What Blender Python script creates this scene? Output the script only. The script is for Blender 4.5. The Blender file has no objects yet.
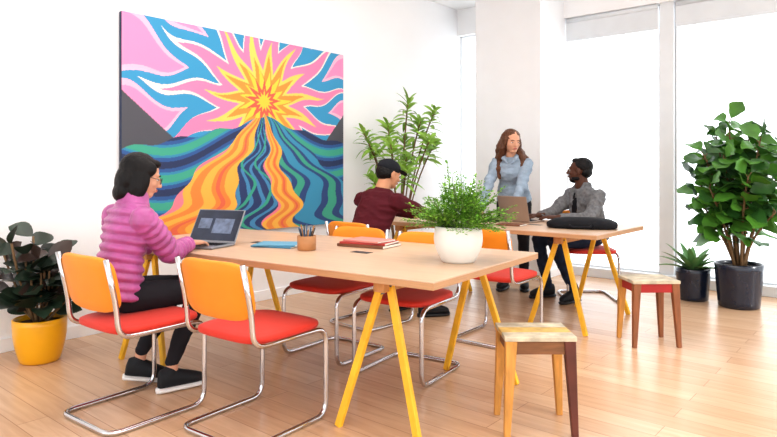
import bpy, bmesh, math, random
import numpy as np
from mathutils import Vector, Matrix, noise
V = Vector
random.seed(7)
scene = bpy.context.scene
COL = scene.collection
scene.view_settings.view_transform = 'Standard'
scene.view_settings.look = 'None'
scene.view_settings.exposure = 0.34
scene.view_settings.gamma = 0.90

# ------------------------------------------------------------------ materials
def lin1(c):
    c = c / 255.0
    return c / 12.92 if c <= 0.04045 else ((c + 0.055) / 1.055) ** 2.4
def lin(rgb):
    return tuple(lin1(c) for c in rgb)
MATS = {}
def mat(name, rgb, rough=.5, metal=0., var=.06, vscale=6., stretch=(1, 1, 1), bump=0., bscale=40., sheen=0., coat=0., trans=0., emit=0., spec=.5):
    if name in MATS: return MATS[name]
    m = bpy.data.materials.new(name); m.use_nodes = True
    nt = m.node_tree; N = nt.nodes; L = nt.links
    b = N['Principled BSDF']
    c = lin(rgb)
    tc = N.new('ShaderNodeTexCoord'); mp = N.new('ShaderNodeMapping'); mp.inputs['Scale'].default_value = stretch
    L.new(tc.outputs['Object'], mp.inputs['Vector'])
    nz = N.new('ShaderNodeTexNoise'); nz.inputs['Scale'].default_value = vscale; nz.inputs['Detail'].default_value = 4
    L.new(mp.outputs['Vector'], nz.inputs['Vector'])
    r = N.new('ShaderNodeValToRGB')
    r.color_ramp.elements[0].position = .3; r.color_ramp.elements[1].position = .7
    r.color_ramp.elements[0].color = tuple(max(0, x * (1 - var)) for x in c) + (1,)
    r.color_ramp.elements[1].color = tuple(min(1, x * (1 + var)) for x in c) + (1,)
    L.new(nz.outputs['Fac'], r.inputs['Fac']); L.new(r.outputs['Color'], b.inputs['Base Color'])
    b.inputs['Roughness'].default_value = rough; b.inputs['Metallic'].default_value = metal
    b.inputs['Specular IOR Level'].default_value = spec
    if sheen: b.inputs['Sheen Weight'].default_value = sheen
    if coat: b.inputs['Coat Weight'].default_value = coat
    if trans: b.inputs['Transmission Weight'].default_value = trans
    if emit:
        L.new(r.outputs['Color'], b.inputs['Emission Color']); b.inputs['Emission Strength'].default_value = emit
    if bump:
        n2 = N.new('ShaderNodeTexNoise'); n2.inputs['Scale'].default_value = bscale; n2.inputs['Detail'].default_value = 3
        L.new(mp.outputs['Vector'], n2.inputs['Vector'])
        bp = N.new('ShaderNodeBump'); bp.inputs['Strength'].default_value = bump; bp.inputs['Distance'].default_value = .01
        L.new(n2.outputs['Fac'], bp.inputs['Height']); L.new(bp.outputs['Normal'], b.inputs['Normal'])
    MATS[name] = m
    return m

def floor_mat():
    m = bpy.data.materials.new('oak_floor'); m.use_nodes = True
    nt = m.node_tree; N = nt.nodes; L = nt.links; b = N['Principled BSDF']
    tc = N.new('ShaderNodeTexCoord')
    br = N.new('ShaderNodeTexBrick'); br.offset = .37; br.squash = 1
    br.inputs['Scale'].default_value = 1; br.inputs['Brick Width'].default_value = 1.7; br.inputs['Row Height'].default_value = .14
    br.inputs['Mortar Size'].default_value = .0018; br.inputs['Mortar Smooth'].default_value = .3; br.inputs['Bias'].default_value = 0
    br.inputs['Color1'].default_value = lin((220, 186, 154)) + (1,)
    br.inputs['Color2'].default_value = lin((206, 168, 134)) + (1,)
    br.inputs['Mortar'].default_value = lin((168, 130, 100)) + (1,)
    L.new(tc.outputs['Object'], br.inputs['Vector'])
    mp = N.new('ShaderNodeMapping'); mp.inputs['Scale'].default_value = (1.2, 14, 1); L.new(tc.outputs['Object'], mp.inputs['Vector'])
    nz = N.new('ShaderNodeTexNoise'); nz.inputs['Scale'].default_value = 2.2; nz.inputs['Detail'].default_value = 7; nz.inputs['Distortion'].default_value = .6
    L.new(mp.outputs['Vector'], nz.inputs['Vector'])
    r = N.new('ShaderNodeValToRGB'); r.color_ramp.elements[0].position = .3; r.color_ramp.elements[1].position = .7
    r.color_ramp.elements[0].color = (.82, .79, .75, 1); r.color_ramp.elements[1].color = (1.0, 1.0, 1.0, 1)
    L.new(nz.outputs['Fac'], r.inputs['Fac'])
    mx = N.new('ShaderNodeMixRGB'); mx.blend_type = 'MULTIPLY'; mx.inputs['Fac'].default_value = .8
    L.new(br.outputs['Color'], mx.inputs['Color1']); L.new(r.outputs['Color'], mx.inputs['Color2'])
    L.new(mx.outputs['Color'], b.inputs['Base Color'])
    b.inputs['Roughness'].default_value = .27
    bp = N.new('ShaderNodeBump'); bp.inputs['Strength'].default_value = .08; bp.inputs['Distance'].default_value = .004
    L.new(nz.outputs['Fac'], bp.inputs['Height']); L.new(bp.outputs['Normal'], b.inputs['Normal'])
    return m

M_WALL = mat('white_wall_paint', (245, 245, 246), .7, var=.01, vscale=2)
M_CEIL = mat('ceiling_paint', (242, 242, 242), .8, var=.01)
M_PILLAR = mat('pillar_paint', (240, 241, 243), .7, var=.01)
M_FRAME = mat('window_frame_white', (226, 229, 232), .5, var=.02)
M_BLIND = mat('roller_blind_fabric', (222, 226, 230), .8, var=.02)
M_CHROME = mat('chrome', (205, 205, 208), .14, metal=1, var=.02)
M_YEL = mat('chair_yellow_fabric', (236, 142, 16), .6, var=.05, sheen=.1, bump=.1, bscale=200)
M_RED = mat('chair_red_fabric', (208, 48, 28), .65, var=.05, sheen=.1, bump=.1, bscale=200)
M_TOP = mat('table_birch', (208, 176, 148), .36, var=.07, vscale=3, stretch=(.6, 8, 8))
M_EDGE = mat('table_plywood_edge', (190, 146, 106), .5, var=.12, vscale=6, stretch=(1, 1, 60))
M_TYEL = mat('trestle_yellow_paint', (236, 182, 46), .5, var=.16, vscale=9)
M_TWOOD = mat('trestle_raw_wood', (196, 140, 84), .6, var=.15, vscale=5, stretch=(6, 6, 1))
M_STEEL = mat('bracket_steel', (120, 120, 122), .4, metal=.9)
M_GREEN_D = mat('rubber_leaf', (36, 52, 38), .35, var=.45, vscale=7, coat=.2)
M_GREEN_R = mat('rubber_leaf_red', (60, 44, 38), .35, var=.3, vscale=7, coat=.2)
M_FIG = mat('fig_leaf', (80, 134, 46), .42, var=.35, vscale=4, coat=.1)
M_FIG2 = mat('fig_leaf_dark', (50, 96, 38), .42, var=.35, vscale=4, coat=.1)
M_DRAC = mat('dracaena_leaf', (140, 180, 74), .5, var=.25, vscale=8)
M_FERN = mat('fern_leaf', (96, 148, 44), .6, var=.3, vscale=14, spec=.2)
M_FERN2 = mat('fern_leaf_light', (138, 184, 74), .6, var=.25, vscale=14, spec=.2)
M_AGAVE = mat('agave_leaf', (98, 144, 86), .45, var=.3, vscale=8)
M_STEM = mat('plant_stem', (120, 92, 60), .7, var=.2)
M_GSTEM = mat('green_stem', (96, 120, 60), .6, var=.2)
M_SOIL = mat('soil', (60, 44, 34), .95, var=.3, vscale=40, bump=.5)
M_POTY = mat('yellow_glaze', (240, 174, 10), .3, var=.04, coat=.3)
M_POTN = mat('navy_glaze', (24, 32, 50), .25, var=.1, coat=.3)
M_POTW = mat('white_ceramic', (232, 230, 224), .4, var=.02)
M_BLACK = mat('black_fabric', (28, 28, 32), .8, var=.2, spec=.2)
M_BLACKP = mat('black_plastic', (24, 24, 26), .4, var=.1)
M_SILVER = mat('laptop_aluminium', (150, 152, 158), .35, metal=.6, var=.03)
M_GOLD = mat('laptop_rose_metal', (166, 146, 130), .4, metal=.4, var=.03)

# ------------------------------------------------------------------ geometry helpers
def obj_from_bm(name, bm, mats, parent=None, loc=(0, 0, 0), rot=(0, 0, 0), smooth=False):
    bmesh.ops.recalc_face_normals(bm, faces=bm.faces)
    me = bpy.data.meshes.new(name); bm.to_mesh(me); bm.free()
    if not isinstance(mats, (list, tuple)): mats = [mats]
    for m in mats: me.materials.append(m)
    if smooth: me.polygons.foreach_set('use_smooth', [True] * len(me.polygons))
    o = bpy.data.objects.new(name, me); COL.objects.link(o)
    o.location = loc; o.rotation_euler = rot
    if parent: o.parent = parent
    return o
def empty(name, loc=(0, 0, 0), rz=0.):
    e = bpy.data.objects.new(name, None); COL.objects.link(e)
    e.location = loc; e.rotation_euler = (0, 0, rz); e.empty_display_size = .1
    return e
def merge(bm, tmp, M=None, mi=0):
    if M is not None: bmesh.ops.transform(tmp, matrix=M, verts=tmp.verts)
    for f in tmp.faces: f.material_index = mi
    me = bpy.data.meshes.new('t'); tmp.to_mesh(me); tmp.free(); bm.from_mesh(me); bpy.data.meshes.remove(me)
def box(bm, c, s, M=None, bevel=.004, mi=0, seg=2):
    t = bmesh.new(); bmesh.ops.create_cube(t, size=1)
    bmesh.ops.scale(t, vec=V(s), verts=t.verts)
    if bevel: bmesh.ops.bevel(t, geom=t.edges[:], offset=min(bevel, min(s) * .45), segments=seg, profile=.5, affect='EDGES')
    T = Matrix.Translation(V(c))
    merge(bm, t, (T @ M) if M is not None else T, mi)
def frame_for(a):
    a = a.normalized(); up = V((0, 0, 1)) if abs(a.z) < .95 else V((0, 1, 0))
    x = up.cross(a).normalized(); y = a.cross(x).normalized(); return x, y
def prism(bm, p1, p2, s1, s2, side=None, mi=0):
    p1, p2 = V(p1), V(p2); a = (p2 - p1).normalized()
    if side is None: x, y = frame_for(a)
    else:
        x = V(side); x = (x - a * x.dot(a)).normalized(); y = a.cross(x).normalized()
    t = bmesh.new(); vs = []
    for p, s in ((p1, s1), (p2, s2)):
        for sx, sy in ((-1, -1), (1, -1), (1, 1), (-1, 1)):
            vs.append(t.verts.new(p + x * sx * s[0] / 2 + y * sy * s[1] / 2))
    for f in ((3, 2, 1, 0), (4, 5, 6, 7), (0, 1, 5, 4), (1, 2, 6, 5), (2, 3, 7, 6), (3, 0, 4, 7)):
        t.faces.new([vs[i] for i in f])
    bmesh.ops.bevel(t, geom=t.edges[:], offset=.003, segments=1, affect='EDGES')
    merge(bm, t, None, mi)
def fillet(pts, rad, n=6):
    pts = [V(p) for p in pts]; out = [pts[0]]
    for i in range(1, len(pts) - 1):
        p, a, b = pts[i], pts[i - 1], pts[i + 1]
        da, db = (a - p), (b - p); r = min(rad, da.length * .49, db.length * .49)
        A = p + da.normalized() * r; B = p + db.normalized() * r
        for k in range(n + 1):
            t = k / n; out.append(A * (1 - t) ** 2 + p * 2 * t * (1 - t) + B * t * t)
    out.append(pts[-1]); return out
def tube(bm, pts, r, seg=10, mi=0, radii=None):
    pts = [V(p) for p in pts]; n = len(pts); prev = None; rings = []
    for i, p in enumerate(pts):
        a = (pts[min(i + 1, n - 1)] - pts[max(i - 1, 0)])
        if a.length < 1e-7: a = V((0, 0, 1))
        a.normalize()
        if prev is None: x, y = frame_for(a)
        else:
            x = (prev - a * prev.dot(a)).normalized(); y = a.cross(x)
        prev = x; rr = radii[i] if radii else r
        rings.append([bm.verts.new(p + (x * math.cos(2 * math.pi * k / seg) + y * math.sin(2 * math.pi * k / seg)) * rr) for k in range(seg)])
    for i in range(n - 1):
        for k in range(seg):
            f = bm.faces.new((rings[i][k], rings[i][(k + 1) % seg], rings[i + 1][(k + 1) % seg], rings[i + 1][k])); f.material_index = mi; f.smooth = True
    for rg in (rings[0], rings[-1]):
        f = bm.faces.new(rg); f.material_index = mi
def lathe(bm, prof, seg=40, c=(0, 0, 0), mi=0):
    c = V(c); rings = []
    for r, z in prof:
        if r < 1e-5: rings.append([bm.verts.new(c + V((0, 0, z)))])
        else: rings.append([bm.verts.new(c + V((r * math.cos(2 * math.pi * k / seg), r * math.sin(2 * math.pi * k / seg), z))) for k in range(seg)])
    for i in range(len(rings) - 1):
        A, B = rings[i], rings[i + 1]
        for k in range(seg):
            k2 = (k + 1) % seg
            if len(A) == 1 and len(B) == 1: continue
            if len(A) == 1: f = bm.faces.new((A[0], B[k], B[k2]))
            elif len(B) == 1: f = bm.faces.new((A[k], A[k2], B[0]))
            else: f = bm.faces.new((A[k], A[k2], B[k2], B[k]))
            f.material_index = mi; f.smooth = True
def slab(bm, hx, hy, th, M, n=4.5, bulge=.012, bend=0., mi=0, seg=48):
    t = bmesh.new(); rings = []
    lv = [(.55, -th / 2), (.94, -th / 2), (.99, -th * .3), (1, 0), (.99, th * .3), (.94, th * .46), (.8, th / 2 + bulge * .5), (.5, th / 2 + bulge * .9), (.2, th / 2 + bulge)]
    for sc, z in lv:
        rg = []
        for k in range(seg):
            a = 2 * math.pi * k / seg; ca, sa = math.cos(a), math.sin(a)
            x = math.copysign(abs(ca) ** (2 / n), ca) * hx * sc; y = math.copysign(abs(sa) ** (2 / n), sa) * hy * sc
            rg.append(t.verts.new((x, y, z + bend * x * x)))
        rings.append(rg)
    for i in range(len(rings) - 1):
        for k in range(seg): t.faces.new((rings[i][k], rings[i][(k + 1) % seg], rings[i + 1][(k + 1) % seg], rings[i + 1][k]))
    t.faces.new(rings[0]); t.faces.new(rings[-1])
    merge(bm, t, M, mi)
    for f in bm.faces: f.smooth = True
def leaf(bm, base, d, nrm, L, W, droop=.2, fold=.15, mi=0, nl=7, peak=.5, wav=0.):
    base, d = V(base), V(d).normalized(); nrm = V(nrm)
    s = d.cross(nrm)
    if s.length < 1e-3: s = d.cross(V((1, 0, .3)))
    s.normalize(); up = s.cross(d).normalized()
    ex = math.log(.5) / math.log(peak); rows = []
    ph = random.random() * 6
    for i in range(nl + 1):
        t = i / nl
        p = base + d * L * t * (1 - .25 * abs(droop) * t) - V((0, 0, 1)) * droop * L * t * t
        w = W * .5 * (math.sin(math.pi * min(1, max(0, t ** ex))) ** .8 if 0 < t < 1 else 0) + .001
        wv = math.sin(t * 14 + ph) * wav * W
        rows.append([bm.verts.new(p + s * w * sg + up * (abs(sg) * fold * w * 2 + wv * sg)) for sg in (-1, 0, 1)])
    for i in range(nl):
        for j in range(2):
            f = bm.faces.new((rows[i][j], rows[i][j + 1], rows[i + 1][j + 1], rows[i + 1][j])); f.material_index = mi; f.smooth = True

# ------------------------------------------------------------------ room
WX = -4.58; WY = 6.90; CZ = 3.30; RX = 2.8; BY = -1.9
def simple_box(name, lo, hi, m, bevel=0.):
    bm = bmesh.new(); c = [(a + b) / 2 for a, b in zip(lo, hi)]; s = [b - a for a, b in zip(lo, hi)]
    box(bm, (0, 0, 0), s, bevel=bevel); return obj_from_bm(name, bm, m, loc=c)
simple_box('floor', (WX - .2, BY - .2, -.1), (RX + .2, WY + .2, 0), floor_mat())
simple_box('wall_left', (WX - .2, BY - .2, 0), (WX, WY + .2, CZ), M_WALL)
simple_box('ceiling', (WX - .2, BY - .2, CZ), (RX + .2, WY + .2, CZ + .15), M_CEIL)
simple_box('baseboard_left', (WX, BY, 0), (WX + .015, WY, .09), M_WALL, .003)
simple_box('pillar', (-3.93, 6.23, 0), (-3.10, WY, CZ), M_PILLAR, .004)
simple_box('baseboard_pillar', (-3.945, 6.215, 0), (-3.085, WY, .09), M_WALL, .003)
simple_box('wall_far', (WX, 6.82, 2.96), (RX, WY + .2, CZ), M_WALL)
simple_box('trim_1', (WX, 6.80, 0), (RX, WY + .12, .10), M_FRAME, .004)
wins = [(-4.58, -3.93), (-3.10, -2.05), (-1.90, -.25), (-.10, 1.3), (1.45, 2.8)]
for i, (a, b) in enumerate(wins):
    bm = bmesh.new(); f = .018
    for lo, hi in (((a, 6.9, .10), (a + f, 6.98, 2.96)), ((b - f, 6.9, .10), (b, 6.98, 2.96)), ((a, 6.9, .10), (b, 6.98, .10 + f)), ((a, 6.9, 2.96 - f), (b, 6.98, 2.96))):
        box(bm, [(p + q) / 2 for p, q in zip(lo, hi)], [q - p for p, q in zip(lo, hi)], bevel=.003)
    obj_from_bm('window_%d' % (i + 1), bm, M_FRAME)
    bm = bmesh.new()
    if i != 0:
        box(bm, ((a + b) / 2, 6.86, 2.83), (b - a - .02, .004, .27), bevel=0)
        box(bm, ((a + b) / 2, 6.86, 2.70), (b - a - .02, .02, .025), bevel=.004)
        tube(bm, [(a + .02, 6.86, 2.93), (b - .02, 6.86, 2.93)], .028)
        obj_from_bm('roller_blind', bm, M_BLIND)
    else: bm.free()
for k, x in enumerate((-1.975, -.175, 1.375)):
    simple_box('trim_%d' % (k + 2), (x - .070, 6.86, .1), (x + .070, 6.99, 2.96), M_FRAME, .004)
bm = bmesh.new()
box(bm, (RX + .1, 2.5, 3.1), (.2, 9.2, .4), bevel=0); box(bm, (RX + .1, 2.5, .15), (.2, 9.2, .3), bevel=0)
for y in (-1.9, .3, 2.5, 4.7, 6.9): box(bm, (RX + .1, y, 1.65), (.2, .22, 3.3), bevel=0)
obj_from_bm('wall_right', bm, M_WALL)
bm = bmesh.new()
box(bm, (-.9, BY - .1, 3.1), (7.4, .2, .4), bevel=0); box(bm, (-.9, BY - .1, .15), (7.4, .2, .3), bevel=0)
for x in (-4.5, -2.1, .3, 2.7): box(bm, (x, BY - .1, 1.65), (.22, .2, 3.3), bevel=0)
obj_from_bm('wall_back', bm, M_WALL)

# ------------------------------------------------------------------ painting
def painting():
    PW, PH = 2.37, 1.74; Y0, Z0 = 2.265, .655
    root = empty('volcano_painting', (WX + .006, Y0, Z0))
    bm = bmesh.new(); box(bm, (.020, PW / 2, PH / 2), (.038, PW, PH), bevel=.003)
    obj_from_bm('canvas', bm, mat('canvas_edge', (40, 52, 80), .7), root)
    NU, NV = 460, 330
    u, v = np.meshgrid(np.linspace(0, 1, NU + 1), np.linspace(0, 1, NV + 1))
    x, y = u * PW, v * PH
    col = np.zeros(u.shape + (3,))
    def put(mask, rgb): col[mask] = lin(rgb)
    put(u >= 0, (238, 144, 188))
    sx, sy = 1.34, 1.17
    th = np.arctan2(y - sy, x - sx); r = np.hypot(x - sx, y - sy)
    rng = np.random.RandomState(5)
    th = th + .035 * np.sin(r * 11) ; r = r * (1 + .03 * np.sin(th * 9 + r * 14))
    def star(n, rin, rout, ph, jit=.15):
        q = (th / (2 * math.pi) * n + ph) % n; k = np.floor(q).astype(int); f = q - k
        amp = 1 + (rng.rand(n + 1) - .5) * 2 * jit
        tri = 1 - np.abs(2 * f - 1)
        return 1 / ((1 - tri) / rin + tri / (rout * amp[k]))
    put(r < star(15, .84, 1.75, .10, .1), (248, 184, 206))
    put(r < star(15, .79, 1.55, .10, .1), (56, 150, 194))
    put(r < star(15, .50, 1.14, .12, .1), (248, 228, 214))
    put(r < star(15, .47, 1.06, .12, .1), (238, 132, 174))
    put(r < star(15, .28, .68, .14), (248, 208, 100))
    put(r < star(15, .22, .46, .14), (240, 150, 60))
    put(r < star(15, .15, .30, .3), (248, 204, 66))
    put(r < star(13, .10, .20, .2), (232, 96, 74))
    put(r < star(13, .05, .11, .2), (250, 200, 60))
    put(v < .66 - 1.1 * u, (80, 80, 88)); put(v < .40 + (u - .84) * 1.5, (80, 80, 88))
    pk, pv = .565, .60
    hl = pv - .30 * np.abs(u - pk) ** .75 + .010 * np.sin(u * 40)
    hr = pv - .26 * np.abs(u - pk) ** .8 + .010 * np.sin(u * 34)
    g = v < np.where(u < pk, hl, hr)
    D = np.maximum(pv - v, 0) + .035
    w = (u - pk) / D + .06 * np.sin(v * 22 + 1) + .035 * np.sin(v * 41)
    waves = np.sin(v * 50 + 3.2 * np.sin(u * 9) + 9 * np.abs(u - pk))
    waves2 = np.sin(w * 14 + 2.2 * np.sin(v * 17))
    put(g, (46, 88, 148))
    put(g & (waves > .1), (52, 138, 174)); put(g & (waves > .62), (64, 164, 138)); put(g & (waves < -.70), (38, 52, 92))
    def lava(a, b, s):
        m = g & (w > a) & (w < b); put(m, (240, 180, 74))
        q = (w - a) / (b - a) + .10 * np.sin(v * 30 + s)
        put(m & (q > .18) & (q < .36), (232, 138, 60)); put(m & (q > .55) & (q < .80), (234, 138, 60)); put(m & (q > .63) & (q < .71), (228, 106, 72))
        put(m & ((q < .05)), (236, 130, 146))
    lava(-.86, -.32, 0)
    m = g & (w > -.32) & (w < .07); put(m, (42, 60, 108))
    put(m & (np.sin(w * 52 + 2 * np.sin(v * 26)) > .45), (70, 138, 182)); put(m & (np.sin(w * 30 + 3 * np.sin(v * 20) + 2) > .85), (60, 164, 138))
    lava(.07, .33, 2)
    m = g & (w > .33) & (w < 1.1); put(m, (44, 72, 126))
    put(m & (waves2 > .25), (60, 146, 182)); put(m & (waves2 < -.75), (64, 164, 138))
    verts = np.stack([np.full(u.shape, .0405), x, y], -1).reshape(-1, 3)
    idx = np.arange((NU + 1) * (NV + 1)).reshape(NV + 1, NU + 1)
    faces = np.stack([idx[:-1, :-1], idx[:-1, 1:], idx[1:, 1:], idx[1:, :-1]], -1).reshape(-1, 4)
    me = bpy.data.meshes.new('painted_surface'); me.from_pydata(verts.tolist(), [], faces.tolist())
    at = me.color_attributes.new('paint', 'FLOAT_COLOR', 'POINT')
    at.data.foreach_set('color', np.concatenate([col, np.ones(u.shape + (1,))], -1).reshape(-1).astype(np.float32))
    m = bpy.data.materials.new('acrylic_paint'); m.use_nodes = True; nt = m.node_tree
    a = nt.nodes.new('ShaderNodeVertexColor'); a.layer_name = 'paint'
    nt.links.new(a.outputs['Color'], nt.nodes['Principled BSDF'].inputs['Base Color']); nt.nodes['Principled BSDF'].inputs['Roughness'].default_value = .6
    me.materials.append(m)
    o = bpy.data.objects.new('painted_surface', me); COL.objects.link(o); o.parent = root
painting()

# ------------------------------------------------------------------ tables
def table(name, corner, rz, Lx, Wy):
    root = empty(name, (corner[0], corner[1], 0), rz)
    bm = bmesh.new(); box(bm, (-Lx / 2, Wy / 2, .7365), (Lx, Wy, .007), bevel=.002, mi=0); box(bm, (-Lx / 2, Wy / 2, .719), (Lx - .001, Wy - .001, .028), bevel=.001, mi=1)
    for gx in (-Lx * .33, -Lx * .66): box(bm, (gx, Wy * .5, .7405), (.12, .06, .002), bevel=.0005, mi=2)
    obj_from_bm('tabletop', bm, [M_TOP, M_EDGE, M_BLACKP], root)
    for cx in (-.33, -(Lx - .33)):
        bm = bmesh.new()
        box(bm, (cx, Wy / 2, .677), (.06, Wy - .14, .055), bevel=.004, mi=1)
        for y, s in ((.13, -1), (Wy - .13, 1)):
            for sg in (-1, 1):
                prism(bm, (cx + sg * .018, y, .70), (cx + sg * .225, y + s * .07, .0), (.036, .026), (.034, .026), side=(1, 0, 0), mi=0)
                box(bm, (cx + sg * .030, y, .655), (.024, .032, .05), bevel=.002, mi=2)
        obj_from_bm('trestle', bm, [M_TYEL, M_TWOOD, M_STEEL], root)
    return root
table('trestle_table', (-1.50, 2.06), math.radians(5), 2.45, 1.13)
table('trestle_table', (-1.70, 4.28), 0, 2.2, 1.0)

# ------------------------------------------------------------------ chairs
def chair(loc, rz):
    root = empty('dining_chair', (loc[0], loc[1], 0), rz)
    w = .225; R = .0125
    side = [(w, -.285, .80), (w, -.235, .58), (w, -.225, .435), (w, .235, .435), (w, .235, R), (w, -.27, R)]
    path = side + [(-p[0], p[1], p[2]) for p in reversed(side)]
    bm = bmesh.new(); tube(bm, fillet(path, .075, 7), R, 10)
    obj_from_bm('chrome_frame', bm, M_CHROME, root, smooth=True)
    bm = bmesh.new(); slab(bm, .232, .235, .036, Matrix.Translation((0, .01, .457)), bulge=.008)
    obj_from_bm('seat', bm, M_RED, root, smooth=True)
    bm = bmesh.new()
    M = Matrix.Translation((0, -.262, .672)) @ Matrix.Rotation(math.radians(-90 + 12), 4, 'X') @ Matrix.Scale(1, 4)
    slab(bm, .232, .135, .03, M, bulge=.004, bend=.5)
    obj_from_bm('backrest', bm, M_YEL, root, smooth=True)
    return root
R = math.radians
chair((-2.98, 1.57), R(3))
chair((-2.39, 1.86), R(4))
chair((-2.90, 2.88), R(184))
chair((-2.30, 2.90), R(188))
chair((-2.27, 3.90), R(2))
chair((-3.28, 3.68), R(-2))
chair((-2.34, 5.66), R(216))

# ------------------------------------------------------------------ stools
def stool(loc, rz, cols, k_=1.):
    root = empty('wooden_stool', (loc[0], loc[1], 0), rz)
    bm = bmesh.new()
    for i in range(3): box(bm, (0, (i - 1) * .10 * k_, .44), (.36 * k_, .098 * k_, .022), bevel=.003, mi=0 if i != 1 else 1)
    obj_from_bm('seat', bm, [cols[0], cols[1]], root)
    bm = bmesh.new()
    for s in (-1, 1):
        box(bm, (0, s * .128 * k_, .40), (.31 * k_, .02, .06), bevel=.002); box(bm, (s * .150 * k_, 0, .40), (.02, .25 * k_, .06), bevel=.002)
    obj_from_bm('apron', bm, cols[2], root)
    bm = bmesh.new(); k = 0
    for sx, sy in ((-1, -1), (1, -1), (1, 1), (-1, 1)):
        prism(bm, (sx * .146 * k_, sy * .125 * k_, .429), (sx * .170 * k_, sy * .145 * k_, 0), (.052, .042), (.028, .026), side=(1, 0, 0), mi=k); k += 1
    obj_from_bm('legs', bm, cols[3:7], root)
S_W = mat('stool_worn_white', (196, 184, 160), .6, var=.3, vscale=16); S_T = mat('stool_worn_yellow', (206, 170, 96), .6, var=.3, vscale=14)
S_R = mat('stool_red_paint', (168, 36, 34), .55, var=.15); S_B = mat('stool_brown_wood', (140, 86, 52), .6, var=.25, vscale=7, stretch=(6, 6, 1))
S_D = mat('stool_dark_brown', (94, 46, 34), .55, var=.25, vscale=8); S_Y = mat('stool_honey_wood', (204, 146, 72), .6, var=.2, vscale=8, stretch=(6, 6, 1))
S_WD = mat('stool_apron_wood', (126, 84, 52), .6, var=.35, vscale=6, stretch=(1, 6, 6))
stool((-1.36, 2.67), R(40), [S_W, S_T, S_WD, S_Y, S_D, S_Y, S_Y], .90)
stool((-1.41, 4.47), R(42), [S_W, S_W, S_R, S_B, S_B, S_B, S_Y], .90)

# ------------------------------------------------------------------ plants
def pot(bm, r0, r1, h, mi=0, mis=1, th=.015, belly=0.):
    prof = [(0, 0), (r0 * .9, 0), (r0, .01)]
    for i in range(1, 8):
        t = i / 8; prof.append((r0 + (r1 - r0) * t + belly * math.sin(math.pi * t), .01 + (h - .01) * t))
    prof += [(r1, h), (r1 - th * .5, h + .004), (r1 - th, h), (r1 - th, h - .03)]
    lathe(bm, prof, mi=mi); lathe(bm, [(r1 - th, h - .03), (0, h - .025)], mi=mis)
def rnd(a, b): return a + (b - a) * random.random()

random.seed(3)
root = empty('rubber_plant', (-4.20, 1.57, 0))
bm = bmesh.new(); pot(bm, .115, .155, .27, belly=.012); obj_from_bm('pot', bm, [M_POTY, M_SOIL], root)
bm = bmesh.new()
for s in range(17):
    a = s * 2.4 + .3; rad = rnd(.04, .24); H = rnd(.14, .52)
    top = V((math.cos(a) * rad * .9, math.sin(a) * rad, .26 + H))
    b0 = V((math.cos(a) * .03, math.sin(a) * .03, .24)); mid = (b0 + top) / 2 + V((math.cos(a), math.sin(a), 0)) * .03
    pts = [b0 * (1 - t) ** 2 + mid * 2 * t * (1 - t) + top * t * t for t in [i / 6 for i in range(7)]]
    tube(bm, pts, .007, 6, mi=2)
    for k in range(7):
        t = .30 + .70 * k / 6; p = b0 * (1 - t) ** 2 + mid * 2 * t * (1 - t) + top * t * t
        aa = a + k * 2.3; d = V((math.cos(aa), math.sin(aa), rnd(.1, .9) + (.7 if k == 6 else 0)))
        if p.x + d.x * .25 < -.34: d.x = abs(d.x) * .5
        leaf(bm, p, d, V((rnd(0, .9), rnd(-.9, .1), 1)), rnd(.16, .23), rnd(.095, .125), rnd(.1, .4), .12, mi=0 if random.random() < .8 else 1, peak=.5)
obj_from_bm('foliage', bm, [M_GREEN_D, M_GREEN_R, M_STEM], root)

random.seed(11)
root = empty('fiddle_leaf_fig', (-1.17, 6.15, 0))
bm = bmesh.new(); pot(bm, .165, .195, .38); obj_from_bm('pot', bm, [M_POTN, M_SOIL], root)
bm = bmesh.new()
for (tx, ty, tz, bx) in ((-.08, 0, 1.62, .0), (.18, -.10, 1.45, .03), (-.26, -.10, 1.34, -.03), (.06, .12, 1.52, .02), (-.18, -.24, 1.05, -.02), (.34, .02, 1.22, .04), (.12, -.26, 1.15, .03), (-.34, .05, 1.10, -.03), (.30, -.15, .85, .03), (.36, .18, 1.45, .04), (-.1, -.1, 1.3, 0), (-.30, -.15, .95, -.02), (-.2, .1, 1.5, -.02)):
    b0 = V((bx, ty * .2, .35)); top = V((tx, ty, tz)); mid = V((tx * .35, ty * .4, .9 if tz > 1.1 else .65))
    Q = lambda t: b0 * (1 - t) ** 2 + mid * 2 * t * (1 - t) + top * t * t
    tube(bm, [Q(i / 10) for i in range(11)], .012, 7, mi=2, radii=[.014 - .008 * i / 10 for i in range(11)])
    n = int(28 * (tz - .3) / 1.2)
    for k in range(n):
        t = .38 + .62 * k / (n - 1); p = Q(t); aa = k * 2.4 + tx * 9
        d = V((math.cos(aa), math.sin(aa), rnd(.0, .9) + (1.0 if k > n - 3 else 0)))
        tube(bm, [p, p + d.normalized() * .04], .004, 5, mi=2)
        q = p + d.normalized() * .04
        nr = V((rnd(-.1, .9), rnd(-1.0, .1), 1))
        leaf(bm, q, d, nr, rnd(.18, .27), rnd(.15, .20), rnd(.1, .6), .08, mi=random.choice([0, 0, 1]), peak=.58, wav=.05, nl=8)
obj_from_bm('foliage', bm, [M_FIG, M_FIG2, M_STEM], root)

random.seed(5)
root = empty('potted_agave', (-1.56, 6.22, 0))
bm = bmesh.new(); pot(bm, .13, .15, .29); obj_from_bm('pot', bm, [M_POTN, M_SOIL], root)
bm = bmesh.new()
for k in range(22):
    a = k * 2.4; e = 1.9 - k * .075
    leaf(bm, (math.cos(a) * .03, math.sin(a) * .03, .27), (math.cos(a), math.sin(a), e), (-math.cos(a), -math.sin(a), 1), rnd(.30, .42) * (.8 if math.cos(a) > .3 else 1), .062, .22, .25, mi=0, peak=.32, nl=8)
obj_from_bm('foliage', bm, [M_AGAVE], root)

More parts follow.
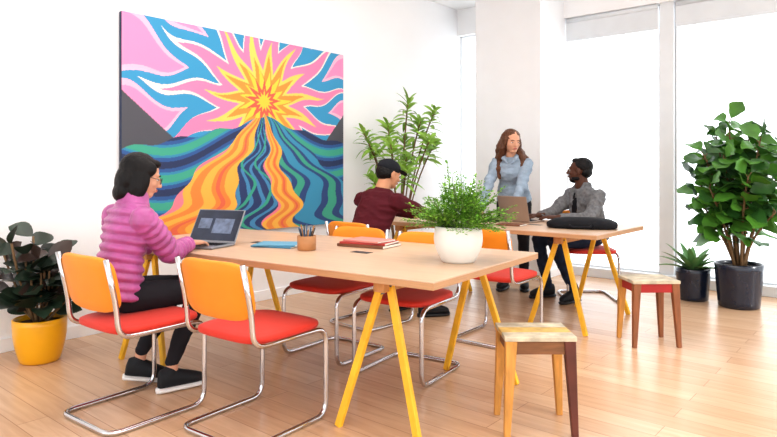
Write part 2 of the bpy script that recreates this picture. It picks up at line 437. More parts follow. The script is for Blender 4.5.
random.seed(21)
root = empty('dracaena_plant', (-4.18, 5.12, 0))
bm = bmesh.new(); pot(bm, .14, .17, .32); obj_from_bm('pot', bm, [M_POTW, M_SOIL], root)
bm = bmesh.new()
for (tx, ty, tz) in ((.06, .08, 1.94), (-.12, -.30, 1.42), (.18, .14, 1.72), (-.02, -.16, 1.66), (.10, .0, 1.34), (-.08, .2, 1.54), (.24, -.18, 1.20), (.24, .32, 1.84), (-.05, -.36, 1.10), (-.14, -.40, 1.58), (.14, -.30, 1.46), (.2, .38, 1.50), (.32, .12, 1.52)):
    b0 = V((tx * .15, ty * .15, .29)); top = V((tx, ty, tz)); mid = V((tx * .2, ty * .2, tz * .62))
    Q = lambda t: b0 * (1 - t) ** 2 + mid * 2 * t * (1 - t) + top * t * t
    tube(bm, [Q(i / 10) for i in range(11)], .008, 6, mi=1)
    for k in range(24):
        t = .84 + .16 * k / 23; p = Q(t); aa = k * 2.4
        el = -.1 + 1.5 * (k / 23)
        d = V((math.cos(aa), math.sin(aa), el)); L = rnd(.16, .25)
        if p.x + d.normalized().x * L < -.36: d.x = abs(d.x) * .3
        leaf(bm, p, d, V((rnd(-.2, .8), rnd(-.8, .2), 1)), L, .044, rnd(.2, .6), .12, mi=0, peak=.4, nl=6)
obj_from_bm('foliage', bm, [M_DRAC, M_STEM], root)

random.seed(9)
root = empty('potted_fern', (-1.74, 2.60, .7405))
bm = bmesh.new(); pot(bm, .085, .115, .175, belly=.02); obj_from_bm('pot', bm, [M_POTW, M_SOIL], root)
bm = bmesh.new()
for k in range(130):
    a = k * 2.4 + rnd(-.2, .2); e = rnd(.35, 1.5); L = rnd(.20, .34) * (.78 + .23 * e)
    d = V((math.cos(a) * math.cos(e), math.sin(a) * math.cos(e), math.sin(e) * .95))
    b0 = V((math.cos(a) * .05 * random.random(), math.sin(a) * .05 * random.random(), .15)); dr = rnd(.05, .42)
    P = [b0 + d * L * t - V((0, 0, 1)) * dr * L * t * t for t in [i / 12 for i in range(13)]]
    tube(bm, P[::2], .0014, 4, mi=2)
    for i in range(3, 13):
        ax = (P[i] - P[i - 1]).normalized(); s = ax.cross(V((0, 0, 1)))
        if s.length < .05: s = V((1, 0, 0))
        s.normalize(); ll = .050 * math.sin(math.pi * (.18 + .8 * i / 13)) + .012
        for sg in (-1, 1):
            for j in range(3):
                q = P[i] + (s * sg + ax * .45).normalized() * ll * (j + .6) / 3 + V((rnd(-.004, .004), rnd(-.004, .004), rnd(-.006, .006)))
                dd = (s * sg * .8 + ax * .6 + V((rnd(-.5, .5), rnd(-.5, .5), rnd(-.4, .4)))).normalized(); ss = dd.cross(V((rnd(-.6, .6), rnd(-.6, .6), 1))).normalized(); z = rnd(.006, .010)
                f = bm.faces.new([bm.verts.new(q), bm.verts.new(q + dd * z + ss * z * .6), bm.verts.new(q + dd * z * 1.9), bm.verts.new(q + dd * z - ss * z * .6)])
                f.material_index = random.choice([0, 0, 1])
obj_from_bm('fronds', bm, [M_FERN, M_FERN2, M_GSTEM], root)

# ------------------------------------------------------------------ table items
TZ = .7415
M_SCREEN = mat('laptop_screen', (36, 44, 62), .25, var=.3, vscale=9, emit=.2)
M_UI = mat('screen_window', (96, 108, 130), .3, var=.4, vscale=30, emit=.2)
def laptop(loc, rz, body, tilt=18, w=.32):
    root = empty('laptop', (loc[0], loc[1], TZ), rz)
    bm = bmesh.new(); box(bm, (0, 0, .007), (w, .22, .013), bevel=.004, mi=0); box(bm, (0, .02, .0138), (w * .86, .105, .0015), bevel=.0003, mi=1); box(bm, (0, -.07, .0138), (.10, .06, .001), bevel=.0003, mi=1)
    for r_ in range(5):
        for c_ in range(13): box(bm, ((c_ - 6) * w * .065, -.022 + r_ * .021, .015), (.016, .016, .002), bevel=0, mi=2)
    obj_from_bm('base', bm, [body, M_BLACKP, M_BLACK], root)
    T = Matrix.Translation((0, .11, .012)) @ Matrix.Rotation(R(-tilt), 4, 'X')
    bm = bmesh.new(); t = bmesh.new(); box(t, (0, 0, .112), (w, .007, .224), bevel=.003); merge(bm, t, T, 0)
    t = bmesh.new(); box(t, (0, -.0042, .115), (w - .014, .001, .206), bevel=0); merge(bm, t, T, 1)
    t = bmesh.new(); box(t, (.05, -.0050, .110), (w * .42, .0006, .10), bevel=0); merge(bm, t, T, 2)
    t = bmesh.new(); box(t, (-w * .26, -.0050, .125), (w * .26, .0006, .07), bevel=0); merge(bm, t, T, 2)
    obj_from_bm('lid', bm, [body, M_SCREEN, M_UI], root)
laptop((-3.28, 2.12), R(18), M_SILVER, 30, .35)
laptop((-2.66, 5.00), R(172), M_GOLD, 14, .31)
laptop((-2.98, 4.86), R(150), M_BLACKP, 10, .31)

root = empty('pencil_cup', (-2.66, 2.42, TZ), 0)
bm = bmesh.new(); lathe(bm, [(0, 0), (.050, 0), (.053, .004), (.055, .082), (.051, .082), (.049, .01), (0, .01)], 28)
obj_from_bm('cup', bm, mat('cup_wood', (176, 124, 78), .5, var=.2), root)
bm = bmesh.new()
for k in range(16):
    a = k * 2.4; r0 = .02; r1 = .055
    tube(bm, [(math.cos(a) * r0 * .5, math.sin(a) * r0 * .5, .012), (math.cos(a) * r1 * .85, math.sin(a) * r1 * .85, rnd(.11, .15))], .004, 6, mi=k % 3)
obj_from_bm('pencils', bm, [M_BLACKP, mat('pencil_blue', (60, 90, 120), .5), mat('pencil_wood', (160, 110, 60), .5)], root)
def book_stack(name, loc, rz, items):
    root = empty(name, (loc[0], loc[1], TZ), rz); z = 0
    for (w, d, h, c, a) in items:
        bm = bmesh.new(); M = Matrix.Rotation(a, 4, 'Z')
        box(bm, (0, 0, z + h / 2), (w, d, h), M, bevel=.001, mi=0); box(bm, (.003, 0, z + h / 2), (w, d - .008, h - .004), M, bevel=0, mi=1)
        obj_from_bm('book', bm, [c, mat('paper', (236, 232, 222), .8)], root); z += h + .0006
B1 = mat('folder_blue', (96, 156, 182), .6); B2 = mat('folder_teal', (70, 130, 160), .6); B3 = mat('book_red', (176, 60, 54), .6); B4 = mat('book_pink', (214, 140, 130), .6); B5 = mat('book_brown', (120, 76, 52), .6)
book_stack('folder_stack', (-2.93, 2.44), R(20), [(.27, .20, .008, B2, 0), (.26, .19, .008, B1, .2)])
book_stack('book_stack', (-2.52, 2.80), R(10), [(.32, .22, .016, B5, 0), (.30, .20, .012, B3, .1), (.26, .18, .010, B4, -.1)])
book_stack('notebook', (-2.55, 4.60), R(5), [(.21, .15, .012, B5, 0)])
bag = empty('laptop_bag', (-2.02, 4.78, TZ), R(20))
bm = bmesh.new(); slab(bm, .27, .17, .05, Matrix.Translation((0, 0, .026)), n=4, bulge=.03); obj_from_bm('body', bm, M_BLACK, bag, smooth=True)
bm = bmesh.new(); tube(bm, fillet([(-.08, -.165, .03), (-.07, -.22, .02), (.07, -.22, .02), (.08, -.165, .03)], .03), .009, 8)
obj_from_bm('handle', bm, M_BLACK, bag, smooth=True)

# ------------------------------------------------------------------ people
class Blob:
    def __init__(s): s.bm = bmesh.new()
    def rings(s, rings, n=22):
        t = s.bm; R_ = []
        for c, ax, ay in rings: R_.append([t.verts.new(c + ax * math.cos(2 * math.pi * k / n) + ay * math.sin(2 * math.pi * k / n)) for k in range(n)])
        for i in range(len(R_) - 1):
            for k in range(n): t.faces.new((R_[i][k], R_[i][(k + 1) % n], R_[i + 1][(k + 1) % n], R_[i + 1][k]))
        t.faces.new(list(reversed(R_[0]))); t.faces.new(R_[-1])
    def cap(s, p1, r1, p2, r2, n=14):
        p1, p2 = V(p1), V(p2); a = p2 - p1
        if a.length < 1e-5: a = V((0, 0, 1e-3))
        a.normalize(); x, y = frame_for(a); rg = []
        for k in range(5):
            q = math.radians(85 - k * 85 / 4); rg.append((p1 - a * r1 * math.sin(q), x * r1 * math.cos(q), y * r1 * math.cos(q)))
        for k in range(5):
            q = math.radians(k * 85 / 4); rg.append((p2 + a * r2 * math.sin(q), x * r2 * math.cos(q), y * r2 * math.cos(q)))
        s.rings(rg, n)
    def chain(s, pts, rs):
        for i in range(len(pts) - 1): s.cap(pts[i], rs[i], pts[i + 1], rs[i + 1])
    def ell(s, c, r, M=None):
        t = bmesh.new(); bmesh.ops.create_icosphere(t, subdivisions=3, radius=1)
        mt = Matrix.Diagonal((r[0], r[1], r[2], 1))
        if M is not None: mt = M @ mt
        merge(s.bm, t, Matrix.Translation(V(c)) @ mt)
    def puff(s, pts, rs, step=.05, amp=.009):
        pts = [V(p) for p in pts]; seg = [(pts[i + 1] - pts[i]).length for i in range(len(pts) - 1)]; tot = sum(seg)
        n = int(tot / .008); rg = []
        for k in range(n + 1):
            d = tot * k / n; i = 0; dd = d
            while i < len(seg) - 1 and dd > seg[i]: dd -= seg[i]; i += 1
            t = dd / seg[i]
            c = pts[i].lerp(pts[i + 1], t); r = rs[i] * (1 - t) + rs[i + 1] * t
            a0 = (pts[i + 1] - pts[i]).normalized()
            a = a0
            if i > 0 and t < .25: a = a0.lerp((pts[i] - pts[i - 1]).normalized(), .5 - 2 * t).normalized()
            if i < len(seg) - 1 and t > .75: a = a0.lerp((pts[i + 2] - pts[i + 1]).normalized(), 2 * t - 1.5).normalized()
            r += amp * (abs(math.sin(math.pi * d / step)) - .6)
            x, y = frame_for(a); rg.append((c, x * r, y * r))
        s.rings(rg)
        for i in range(1, len(pts) - 1): s.cap(pts[i], rs[i] * .95, pts[i] + V((0, 0, .001)), rs[i] * .95)
        s.cap(pts[0], rs[0], pts[0] + V((0, 0, .001)), rs[0])
    def torso(s, P, N, side, prof, puff=0., step=.05):
        P, N, side = V(P), V(N), V(side); a = (N - P).normalized(); side = (side - a * side.dot(a)).normalized(); f = a.cross(side).normalized()
        n = 70; Lh = (N - P).length; rg = []
        for k in range(n + 1):
            t = k / n; i = 0
            while i < len(prof) - 2 and t > prof[i + 1][0]: i += 1
            q = (t - prof[i][0]) / (prof[i + 1][0] - prof[i][0]); q = q * q * (3 - 2 * q)
            hw = prof[i][1] * (1 - q) + prof[i + 1][1] * q; hd = prof[i][2] * (1 - q) + prof[i + 1][2] * q; of = prof[i][3] * (1 - q) + prof[i + 1][3] * q
            m = puff * (abs(math.sin(math.pi * t * Lh / step)) - .6) if puff else 0
            rg.append((P.lerp(N, t) + f * of, side * (hw + m), f * (hd + m)))
        s.rings(rg, 32)
    def build(s, name, m, parent, vox=.008, sm=3, disp=0., dscale=10, ridge=0.):
        bmesh.ops.recalc_face_normals(s.bm, faces=s.bm.faces)
        me = bpy.data.meshes.new('tmp'); s.bm.to_mesh(me); s.bm.free()
        o = bpy.data.objects.new('tmp', me); COL.objects.link(o)
        md = o.modifiers.new('r', 'REMESH'); md.mode = 'VOXEL'; md.voxel_size = vox; md.adaptivity = 0
        if sm:
            m2 = o.modifiers.new('s', 'SMOOTH'); m2.factor = .5; m2.iterations = sm
        dg = bpy.context.evaluated_depsgraph_get(); dg.update()
        nm = bpy.data.meshes.new_from_object(o.evaluated_get(dg)); bpy.data.objects.remove(o)
        if disp or ridge:
            co = [v.co.copy() for v in nm.vertices]; nr = [v.normal.copy() for v in nm.vertices]
            for v, c, n_ in zip(nm.vertices, co, nr):
                q = c * dscale; h = disp * (noise.noise(q) + .5 * noise.noise(V((q.x, q.y, q.z * 2.5)) * 1.7)) if disp else 0
                if ridge: h += ridge * (.35 - 2.2 * abs(noise.noise(V((c.x * 7 + c.z * 5, c.y * 7 - c.z * 4, c.z * 13)))))
                v.co = c + n_ * h
        nm.materials.clear(); nm.materials.append(m)
        nm.polygons.foreach_set('use_smooth', [True] * len(nm.polygons))
        ob = bpy.data.objects.new(name, nm); nm.name = name; COL.objects.link(ob); ob.parent = parent
        return ob
def ik(a, c, l1, l2, pole):
    a, c = V(a), V(c); d = c - a; L = min(d.length, (l1 + l2) * .999); u = d.normalized()
    x = (l1 * l1 - l2 * l2 + L * L) / (2 * L); h = math.sqrt(max(l1 * l1 - x * x, 0)); p = V(pole); p = (p - u * p.dot(u)).normalized()
    return a + u * x + p * h, a + u * L
def hand(b, wrist, f, n, right, sc=1., curl=.35):
    f = V(f).normalized(); n = V(n); n = (n - f * n.dot(f)).normalized(); t = f.cross(n) * (-1 if right else 1); w = V(wrist)
    for off, kl, fl in zip((.030, .010, -.010, -.029), (.086, .091, .087, .079), (.070, .079, .073, .057)):
        k = w + (f * kl + t * off) * sc; b.cap(w + (f * .008 + t * off * .55) * sc, .015 * sc, k, .0115 * sc)
        p = k; a = curl * .4
        for sl in (.45, .31, .26):
            d = f * math.cos(a) - n * math.sin(a) + t * off * 2.2; d.normalize(); p2 = p + d * fl * sl * sc
            b.cap(p, .0088 * sc, p2, .0080 * sc, 10); p = p2; a += curl
    p = w + (f * .022 + t * .020) * sc
    for d, l, r1, r2 in ((t * .75 + f * .65 - n * .25, .042, .014, .0115), (t * .4 + f * .9 - n * .2, .034, .011, .0095), (t * .15 + f * .97 - n * .2, .027, .0095, .008)):
        p2 = p + d.normalized() * l * sc; b.cap(p, r1 * sc, p2, r2 * sc, 10); p = p2
def shoe(parent, ankle, ang, mu, ms, pitch=0., sc=1.):
    A = V(ankle); M = Matrix.Translation((A.x, A.y, A.z - .09)) @ Matrix.Rotation(ang, 4, 'Z') @ Matrix.Rotation(pitch, 4, 'X')
    T = lambda p: M @ V(p); D = lambda p: (M.to_3x3() @ V(p))
    b = Blob(); b.rings([(T((0, y, .03 + h)), D((w, 0, 0)), D((0, 0, h + .012))) for y, w, h in ((-.072, .012, .02), (-.062, .030, .040), (-.03, .038, .045), (.02, .041, .040), (.08, .044, .030), (.14, .042, .020), (.175, .030, .013), (.190, .010, .006))])
    b.cap(T((0, -.015, .06)), .036, T((0, -.008, .105)), .038)
    b.build('shoe', mu, parent, .005, 2)
    b = Blob(); b.rings([(T((0, y, .016)), D((w, 0, 0)), D((0, 0, .016))) for y, w in ((-.082, .010), (-.072, .036), (-.03, .045), (.03, .043), (.09, .050), (.15, .047), (.184, .032), (.199, .008))])
    b.build('sole', ms, parent, .004, 1)
    b = Blob()
    for k in range(4): b.chain([T((-.022, .045 + k * .018, .086 - k * .009)), T((0, .045 + k * .018, .098 - k * .010)), T((.022, .045 + k * .018, .086 - k * .009))], [.003] * 3)
    b.build('laces', ms if ms is M_WHITEP else M_BLACK, parent, .0025, 0)
M_WHITEP = mat('sole_white', (232, 230, 226), .6)
M_EYEW = mat('eye_white', (226, 222, 216), .3, var=.01); M_EYED = mat('eye_iris', (40, 26, 18), .2, var=.01)
def head(parent, c, yaw, pitch, roll, skin, lips, browm, neckbase, nr=.05, beard=None, sc=1.):
    M = Matrix.Translation(V(c)) @ Matrix.Rotation(yaw, 4, 'Z') @ Matrix.Rotation(pitch, 4, 'X') @ Matrix.Rotation(roll, 4, 'Y') @ Matrix.Scale(sc, 4)
    R3 = M.to_3x3().to_4x4(); T = lambda x, y, z: M @ V((x, y, z)); E = lambda b, p, r: b.ell(M @ V(p), r, R3)
    b = Blob()
    E(b, (0, -.012, .030), (.074, .094, .084)); E(b, (0, .026, -.015), (.062, .066, .088)); E(b, (0, .045, -.078), (.036, .040, .030)); E(b, (0, .02, -.06), (.052, .06, .045))
    b.cap(T(0, .088, .012), .007 * sc, T(0, .105, -.024), .011 * sc); E(b, (0, .096, -.028), (.016, .012, .009))
    b.cap(T(-.034, .074, .026), .011 * sc, T(.034, .074, .026), .011 * sc)
    E(b, (.036, .062, -.022), (.020, .020, .020)); E(b, (-.036, .062, -.022), (.020, .020, .020))
    E(b, (0, .082, -.054), (.024, .014, .012))
    for s in (-1, 1): E(b, (s * .076, -.006, -.004), (.009, .018, .030)); E(b, (s * .073, .002, -.024), (.010, .010, .014))
    b.cap(T(0, -.018, -.045), nr * .98, V(neckbase), nr * 1.12)
    b.build('head', skin, parent, .004, 2)
    b = Blob(); E(b, (0, .0925, -.049), (.021, .007, .0045)); E(b, (0, .0915, -.057), (.018, .008, .0050)); b.build('lips', lips, parent, .0025, 1)
    for s in (-1, 1):
        b = Blob(); E(b, (s * .030, .0765, .004), (.0120, .0085, .0055)); b.build('eye', M_EYEW, parent, .002, 0)
        b = Blob(); E(b, (s * .030, .0832, .004), (.0050, .0035, .0050)); b.build('iris', M_EYED, parent, .0015, 0)
        b = Blob(); b.chain([T(s * .017, .082, .0095), T(s * .030, .0845, .0115), T(s * .043, .077, .008)], [.0022, .0028, .0018]); b.build('upper_eyelid', skin, parent, .0015, 1)
        b = Blob(); b.chain([T(s * .016, .088, .024), T(s * .030, .089, .029), T(s * .046, .080, .025)], [.003, .0035, .0025]); b.build('eyebrow', browm, parent, .002, 1)
    if beard:
        b = Blob(); E(b, (0, .040, -.080), (.040, .043, .031)); E(b, (.044, .018, -.066), (.014, .040, .020)); E(b, (-.044, .018, -.066), (.014, .040, .020)); b.cap(T(-.020, .089, -.040), .004, T(.020, .089, -.040), .004)
        b.build('beard', beard, parent, .004, 2, disp=.0015, dscale=90)
    return M, R3
def prof_w(k=1.): return [(0, .165 * k, .125, 0), (.22, .150 * k, .115, 0), (.45, .130 * k, .10, 0), (.70, .150 * k, .115, .01), (.86, .150 * k, .09, 0), (.95, .10 * k, .065, 0), (1, .06, .055, 0)]
def prof_m(k=1.): return [(0, .170 * k, .13, 0), (.25, .165 * k, .125, 0), (.5, .165 * k, .12, 0), (.72, .182 * k, .125, .005), (.87, .18 * k, .10, 0), (.95, .12 * k, .075, 0), (1, .065, .06, 0)]
def legs(b, hips, knees, ankles, r=(.088, .062, .045), pel=None, pr=(.165, .13, .11)):
    for h, k, a in zip(hips, knees, ankles):
        h, k, a = V(h), V(k), V(a); b.chain([h, h.lerp(k, .5), k, k.lerp(a, .35), a], [r[0], (r[0] + r[1]) * .52, r[1], r[1] * .95, r[2]])
    if pel is not None: b.ell(pel, pr)
SK_L = mat('skin_light', (212, 160, 132), .5, var=.04, spec=.3); SK_M = mat('skin_warm', (198, 144, 110), .5, var=.04, spec=.3); SK_D = mat('skin_dark', (88, 54, 40), .5, var=.06, spec=.3)
LP_L = mat('lips_rose', (184, 104, 92), .45); LP_D = mat('lips_dark', (96, 54, 46), .45)
H_BLK = mat('hair_black', (16, 13, 14), .5, var=.4, vscale=30, stretch=(3, 3, .4), bump=.3, bscale=60, spec=.25); H_BRN = mat('hair_brown', (98, 62, 42), .5, var=.45, vscale=24, stretch=(3, 3, .4), bump=.5, bscale=50, spec=.3)
M_PUFF = mat('puffer_purple', (174, 86, 146), .38, var=.18, vscale=14, sheen=.1, bump=.35, bscale=35)
M_PANT = mat('dark_leggings', (36, 35, 40), .85, var=.15, spec=.2); M_JEAN = mat('navy_jeans', (34, 44, 66), .85, var=.25, vscale=20, bump=.2, bscale=120, spec=.2)
M_MAROON = mat('maroon_shirt', (84, 26, 36), .85, var=.15, bump=.15, bscale=80, spec=.2); M_CARD = mat('grey_cardigan', (118, 118, 120), .9, var=.28, vscale=34, bump=.6, bscale=120, spec=.2)
M_DENIM = mat('pale_denim', (156, 172, 188), .85, var=.14, vscale=18, bump=.3, bscale=90, spec=.2)
M_SHDARK = mat('sneaker_black', (30, 32, 36), .65, var=.15, spec=.3)

def seated_woman():
    root = empty('seated_woman', (-3.12, 1.55, 0), 0)
    P = V((0, -.04, .545)); N = V((.0, .07, 1.045))
    shR, shL = V((.155, .045, .955)), V((-.155, .045, .955))
    wR, wL = V((-.03, .43, .785)), V((-.25, .42, .785))
    eR, wR = ik(shR, wR, .27, .25, (.5, -.3, -1)); eL, wL = ik(shL, wL, .27, .25, (-.5, -.3, -1))
    b = Blob(); b.torso(P, N, (1, 0, 0), prof_w(1.06), puff=.018, step=.046)
    for sh, e, w in ((shR, eR, wR), (shL, eL, wL)):
        b.puff([sh + V((0, 0, -.005)), e, e.lerp(w, .90)], [.068, .058, .040], .045, .015)
    b.torso(N - V((0, 0, .03)), N + V((0, .012, .045)), (1, 0, 0), [(0, .085, .085, 0), (.5, .074, .076, 0), (1, .066, .068, 0)])
    b.build('puffer_jacket', M_PUFF, root, .0055, 1, ridge=.003)
    b = Blob(); legs(b, [(.085, 0, .555), (-.085, 0, .555)], [(.10, .40, .535), (-.13, .40, .535)], [(.04, .27, .16), (-.21, .23, .18)], pel=(0, -.01, .56), pr=(.16, .13, .085), r=(.082, .060, .038))
    b.build('leggings', M_PANT, root, .008, 3, disp=.003, dscale=14, ridge=.003)
    b = Blob(); b.cap((.04, .27, .09), .031, (.04, .27, .17), .033); b.cap((-.215, .222, .11), .031, (-.21, .23, .19), .033); b.build('ankles', SK_L, root, .005, 1)
    shoe(root, (.04, .265, .09), R(-10), M_SHDARK, M_WHITEP); shoe(root, (-.22, .21, .105), R(-35), M_SHDARK, M_WHITEP, pitch=R(-8))
    b = Blob(); b.cap(eR.lerp(wR, .8), .027, wR, .022); hand(b, wR, (-.35, .9, -.05), (0, .1, 1), True, .95, .38)
    b.cap(eL.lerp(wL, .8), .027, wL, .022); hand(b, wL, (.05, .9, -.05), (0, .1, 1), False, .95, .38); b.build('hands', SK_L, root, .0035, 1)
    c = V((.0, .115, 1.165))
    M, R3 = head(root, c, R(-22), R(-16), 0, SK_L, LP_L, H_BLK, N + V((0, .0, .0)), .046)
    b = Blob(); E = lambda p, r: b.ell(M @ V(p), r, R3)
    E((0, -.024, .038), (.086, .098, .088)); E((0, -.062, -.03), (.084, .062, .095)); E((0, -.07, -.10), (.078, .046, .055))
    E((.072, -.006, -.038), (.021, .050, .088)); E((-.072, -.006, -.038), (.021, .050, .088)); E((.064, .014, .045), (.022, .045, .04)); E((-.064, .014, .045), (.022, .045, .04)); E((0, .040, .083), (.055, .040, .024))
    b.build('hair', H_BLK, root, .005, 2, disp=.002, dscale=40)
    b = Blob()
    for s in (-1, 1):
        pts = [M @ V((s * .031 + .021 * math.cos(q), .100, .002 + .016 * math.sin(q))) for q in [i * math.pi / 6 for i in range(13)]]
        b.chain(pts, [.0018] * 13); b.cap(M @ V((s * .052, .098, .006)), .0018, M @ V((s * .079, .01, .008)), .0018)
    b.cap(M @ V((-.01, .102, .004)), .0018, M @ V((.01, .102, .004)), .0018); b.build('eyeglasses', M_BLACKP, root, .0018, 0)
seated_woman()

def capped_man():
    root = empty('seated_man', (-3.28, 3.65, 0), R(-6))
    P = V((0, -.08, .55)); N = V((0, .14, 1.05)); shR, shL = V((.205, .10, .955)), V((-.205, .10, .955))
    eR, wR = ik(shR, V((.12, .66, .795)), .31, .28, (.9, -.1, -.6)); eL, wL = ik(shL, V((-.12, .66, .795)), .31, .28, (-.9, -.1, -.6))
    b = Blob(); b.torso(P, N, (1, 0, 0), prof_m(1.12))
    for sh, e, w in ((shR, eR, wR), (shL, eL, wL)): b.chain([sh, sh.lerp(e, .5), e, e.lerp(w, .8)], [.070, .064, .052, .038])
    b.build('shirt', M_MAROON, root, .008, 3, disp=.006, dscale=12, ridge=.009)
    b = Blob(); legs(b, [(.095, 0, .565), (-.095, 0, .565)], [(.14, .43, .54), (-.14, .43, .54)], [(.19, .46, .11), (-.12, .42, .11)], pel=(0, -.01, .57), pr=(.17, .14, .095)); b.build('trousers', M_PANT, root, .008, 3, disp=.004, ridge=.004)
    shoe(root, (.19, .46, .09), R(-30), M_SHDARK, M_BLACKP); shoe(root, (-.12, .42, .09), R(10), M_SHDARK, M_BLACKP)
    b = Blob(); b.cap(eR.lerp(wR, .72), .032, wR, .024); hand(b, wR, (-.3, .9, -.1), (0, .1, 1), True, 1.05, .3); b.cap(eL.lerp(wL, .72), .032, wL, .024); hand(b, wL, (.3, .9, -.1), (0, .1, 1), False, 1.05, .3); b.build('hands', SK_M, root, .0035, 1)
    c = V((.01, .20, 1.165)); M, R3 = head(root, c, R(-12), R(-16), 0, SK_M, LP_L, H_BLK, N, .055)
    b = Blob(); E = lambda p, r: b.ell(M @ V(p), r, R3); E((0, -.045, .005), (.076, .072, .070)); E((.068, -.02, .01), (.012, .03, .035)); E((-.068, -.02, .01), (.012, .03, .035)); b.build('hair', H_BLK, root, .004, 2, disp=.003, dscale=60)
    b = Blob(); E = lambda p, r: b.ell(M @ V(p), r, R3); E((0, -.012, .055), (.083, .102, .070)); 
    b.rings([(M @ V((0, y, z)), R3.to_3x3() @ V((w, 0, 0)), R3.to_3x3() @ V((0, 0, .006))) for y, w, z in ((.05, .07, .055), (.09, .07, .052), (.13, .062, .045), (.155, .04, .040), (.165, .012, .038))])
    E((0, -.012, .124), (.008, .008, .005)); b.build('baseball_cap', mat('cap_charcoal', (32, 34, 40), .8, var=.15, spec=.2), root, .0045, 2)
capped_man()

def cardigan_man():
    yw = R(148); o = V((-2.33, 5.66, 0))
    root = empty('seated_man', o, yw)
    P = V((0, -.05, .55)); N = V((0, .07, 1.05)); shR, shL = V((.205, .04, .955)), V((-.205, .04, .955))
    inv = Matrix.Rotation(-yw, 3, 'Z')
    W = lambda x, y, z: inv @ (V((x, y, z)) - o)
    eR, wR = ik(shR, W(-2.62, 5.22, .785), .30, .27, (.5, -.3, -1)); eL, wL = ik(shL, W(-2.38, 5.12, .785), .30, .27, (-.9, -.1, -.8))
    b = Blob(); b.torso(P, N, (1, 0, 0), prof_m(1.14))
    for sh, e, w in ((shR, eR, wR), (shL, eL, wL)): b.chain([sh, sh.lerp(e, .5), e, e.lerp(w, .85)], [.074, .070, .058, .038])
    b.torso(N - V((0, .01, .04)), N + V((0, -.01, .035)), (1, 0, 0), [(0, .095, .085, 0), (.5, .082, .078, -.004), (1, .072, .07, -.006)])
    for s in (-1, 1): b.chain([N + V((s * .07, .01, .02)), N + V((s * .062, .085, -.05)), V((s * .06, .150, .85)), V((s * .05, .125, .64))], [.020, .020, .016, .012])
    b.build('cardigan', M_CARD, root, .008, 3, disp=.007, dscale=11, ridge=.010)
    b = Blob(); b.rings([(V((0, yo, z)), V((w, 0, 0)), V((0, .045, 0))) for z, w, yo in ((.62, .045, .085), (.70, .05, .100), (.80, .055, .118), (.90, .06, .120), (.98, .06, .100), (1.05, .058, .058), (1.07, .05, .05))]); b.build('tshirt', M_BLACK, root, .006, 2)
    b = Blob(); legs(b, [(.10, 0, .575), (-.10, 0, .575)], [(.17, .43, .545), (-.10, .43, .545)], [(.15, .34, .11), (-.12, .24, .11)], pel=(0, -.01, .58), pr=(.175, .14, .10)); b.build('jeans', M_JEAN, root, .008, 3, disp=.005, ridge=.005)
    shoe(root, (.15, .34, .09), R(0), M_SHDARK, M_BLACKP); shoe(root, (-.12, .24, .09), R(20), M_SHDARK, M_BLACKP)
    b = Blob(); b.cap(eR.lerp(wR, .75), .032, wR, .025); hand(b, wR, V(W(-2.9, 5.1, 0)) - V(W(-2.6, 5.25, 0)), (0, .1, 1), True, 1.05, .3); b.cap(eL.lerp(wL, .75), .032, wL, .025); hand(b, wL, V(W(-2.9, 5.1, 0)) - V(W(-2.6, 5.15, 0)), (0, .1, 1), False, 1.05, .3); b.build('hands', SK_D, root, .0035, 1)
    c = V((0, .095, 1.19)); M, R3 = head(root, c, R(-46), R(4), 0, SK_D, LP_D, H_BLK, N, .057, beard=H_BLK, sc=1.05)
    b = Blob(); E = lambda p, r: b.ell(M @ V(p), r, R3); E((0, -.026, .046), (.079, .090, .078)); E((0, -.058, -.005), (.070, .055, .055)); E((0, .03, .089), (.052, .042, .026)); b.build('hair', H_BLK, root, .004, 2, disp=.002, dscale=80)
cardigan_man()

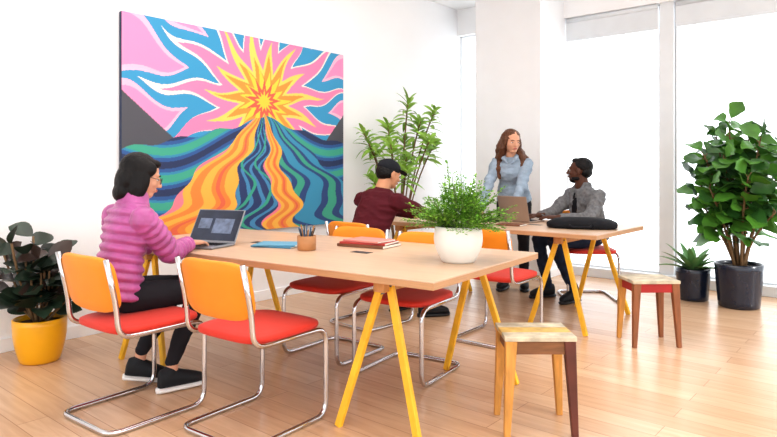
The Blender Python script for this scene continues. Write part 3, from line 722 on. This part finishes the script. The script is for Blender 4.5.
def standing_woman():
    yaw = R(200); o = V((-3.05, 5.52, 0)); root = empty('standing_woman', o, yaw); inv = Matrix.Rotation(-yaw, 3, 'Z'); W = lambda x, y, z: inv @ (V((x, y, z)) - o)
    P = V((0, -.10, .90)); N = V((0, .10, 1.345)); shR, shL = V((.155, .07, 1.26)), V((-.155, .07, 1.26))
    eR, wR = ik(shR, W(-3.20, 5.16, .79), .275, .25, (.6, -.6, -.2)); eL, wL = ik(shL, W(-2.88, 5.20, .79), .275, .25, (-.6, -.6, -.2))
    b = Blob(); b.torso(P, N, (1, 0, 0), prof_w(1.05))
    for sh, e, w in ((shR, eR, wR), (shL, eL, wL)): b.chain([sh, sh.lerp(e, .5), e, e.lerp(w, .8)], [.060, .056, .048, .038])
    for s in (-1, 1): b.chain([N + V((s * .055, -.02, .0)), N + V((s * .06, .06, -.03)), N + V((s * .02, .085, -.08))], [.020, .020, .012])
    b.build('denim_shirt', M_DENIM, root, .007, 2, disp=.008, dscale=12, ridge=.010)
    b = Blob(); legs(b, [(.09, -.10, .86), (-.09, -.10, .86)], [(.10, -.05, .48), (-.10, -.08, .48)], [(.09, -.08, .11), (-.10, -.12, .11)], pel=(0, -.10, .90), pr=(.155, .115, .11), r=(.088, .058, .042)); b.build('trousers', M_PANT, root, .008, 3, disp=.004)
    shoe(root, (.09, -.08, .09), R(-8), M_SHDARK, M_BLACKP); shoe(root, (-.10, -.12, .09), R(10), M_SHDARK, M_BLACKP)
    b = Blob(); b.cap(eR.lerp(wR, .7), .027, wR, .021); hand(b, wR, (0, .95, -.15), (0, .15, 1), True, .95, .25); b.cap(eL.lerp(wL, .7), .027, wL, .021); hand(b, wL, (0, .95, -.15), (0, .15, 1), False, .95, .25); b.build('hands', SK_L, root, .0035, 1)
    c = V((-.02, .16, 1.475)); M, R3 = head(root, c, R(34), R(-12), 0, SK_L, LP_L, H_BRN, N, .046)
    b = Blob(); E = lambda p, r: b.ell(M @ V(p), r, R3)
    E((0, -.028, .042), (.090, .098, .088)); E((0, -.065, -.04), (.092, .060, .11)); E((.072, -.01, .01), (.024, .052, .055)); E((-.072, -.01, .01), (.024, .052, .055))
    for s in (-1, 1):
        for dx, dy, zl, rr in ((.0, .0, 1.12, .036), (.022, -.035, 1.14, .036), (-.01, -.06, 1.16, .040)):
            b.chain([M @ V((s * .068, -.02 + dy * .5, .02)), M @ V((s * (.086 + dx * .4), -.02 + dy, -.07)), V((s * (.108 + dx), .085 + dy, 1.30)), V((s * (.118 + dx), .115 + dy, 1.21)), V((s * (.105 + dx), .125 + dy, zl))], [.030, rr, rr * 1.1, rr * .95, .014])
    b.build('hair', H_BRN, root, .005, 3, disp=.006, dscale=26, ridge=.006)
standing_woman()

# ------------------------------------------------------------------ light
w = bpy.data.worlds.new('world'); scene.world = w; w.use_nodes = True
nt = w.node_tree; bg = nt.nodes['Background']
tc = nt.nodes.new('ShaderNodeTexCoord'); sp = nt.nodes.new('ShaderNodeSeparateXYZ'); rp = nt.nodes.new('ShaderNodeValToRGB')
nt.links.new(tc.outputs['Generated'], sp.inputs[0]); nt.links.new(sp.outputs['Z'], rp.inputs['Fac']); nt.links.new(rp.outputs['Color'], bg.inputs['Color'])
rp.color_ramp.elements[0].position = 0; rp.color_ramp.elements[0].color = (.90, .94, .97, 1); rp.color_ramp.elements[1].position = .6; rp.color_ramp.elements[1].color = (.92, .96, 1.0, 1)
bg.inputs['Strength'].default_value = 2.2
def area(name, loc, rot, sx, sy, p, c=(1, 1, 1)):
    l = bpy.data.lights.new(name, 'AREA'); l.shape = 'RECTANGLE'; l.size = sx; l.size_y = sy; l.energy = p; l.color = c
    o = bpy.data.objects.new(name, l); COL.objects.link(o); o.location = loc; o.rotation_euler = rot; return o
area('added_ceiling_fill', (-2.4, 2.4, 3.26), (0, 0, 0), 3, 3, 55, (1, .99, .97))  # both ceiling area lights are unseen fill, added to brighten the room
area('added_ceiling_fill', (.2, 1.0, 3.26), (0, 0, 0), 2.5, 3, 30, (1, .99, .97))
s = bpy.data.lights.new('sun', 'SUN'); s.energy = 1.5; s.angle = R(10); s.color = (1, .98, .95)
so = bpy.data.objects.new('sun', s); COL.objects.link(so)
so.rotation_euler = V((-.85, .02, -.5)).to_track_quat('-Z', 'Y').to_euler()

cam = bpy.data.cameras.new('camera'); co = bpy.data.objects.new('camera', cam); COL.objects.link(co)
co.location = (0, 0, 1.2); co.rotation_euler = (R(90), 0, R(40.2)); cam.lens = 621 / 777 * 36; cam.sensor_width = 36; cam.shift_y = -48.5 / 777
cam.clip_start = .05
scene.camera = co
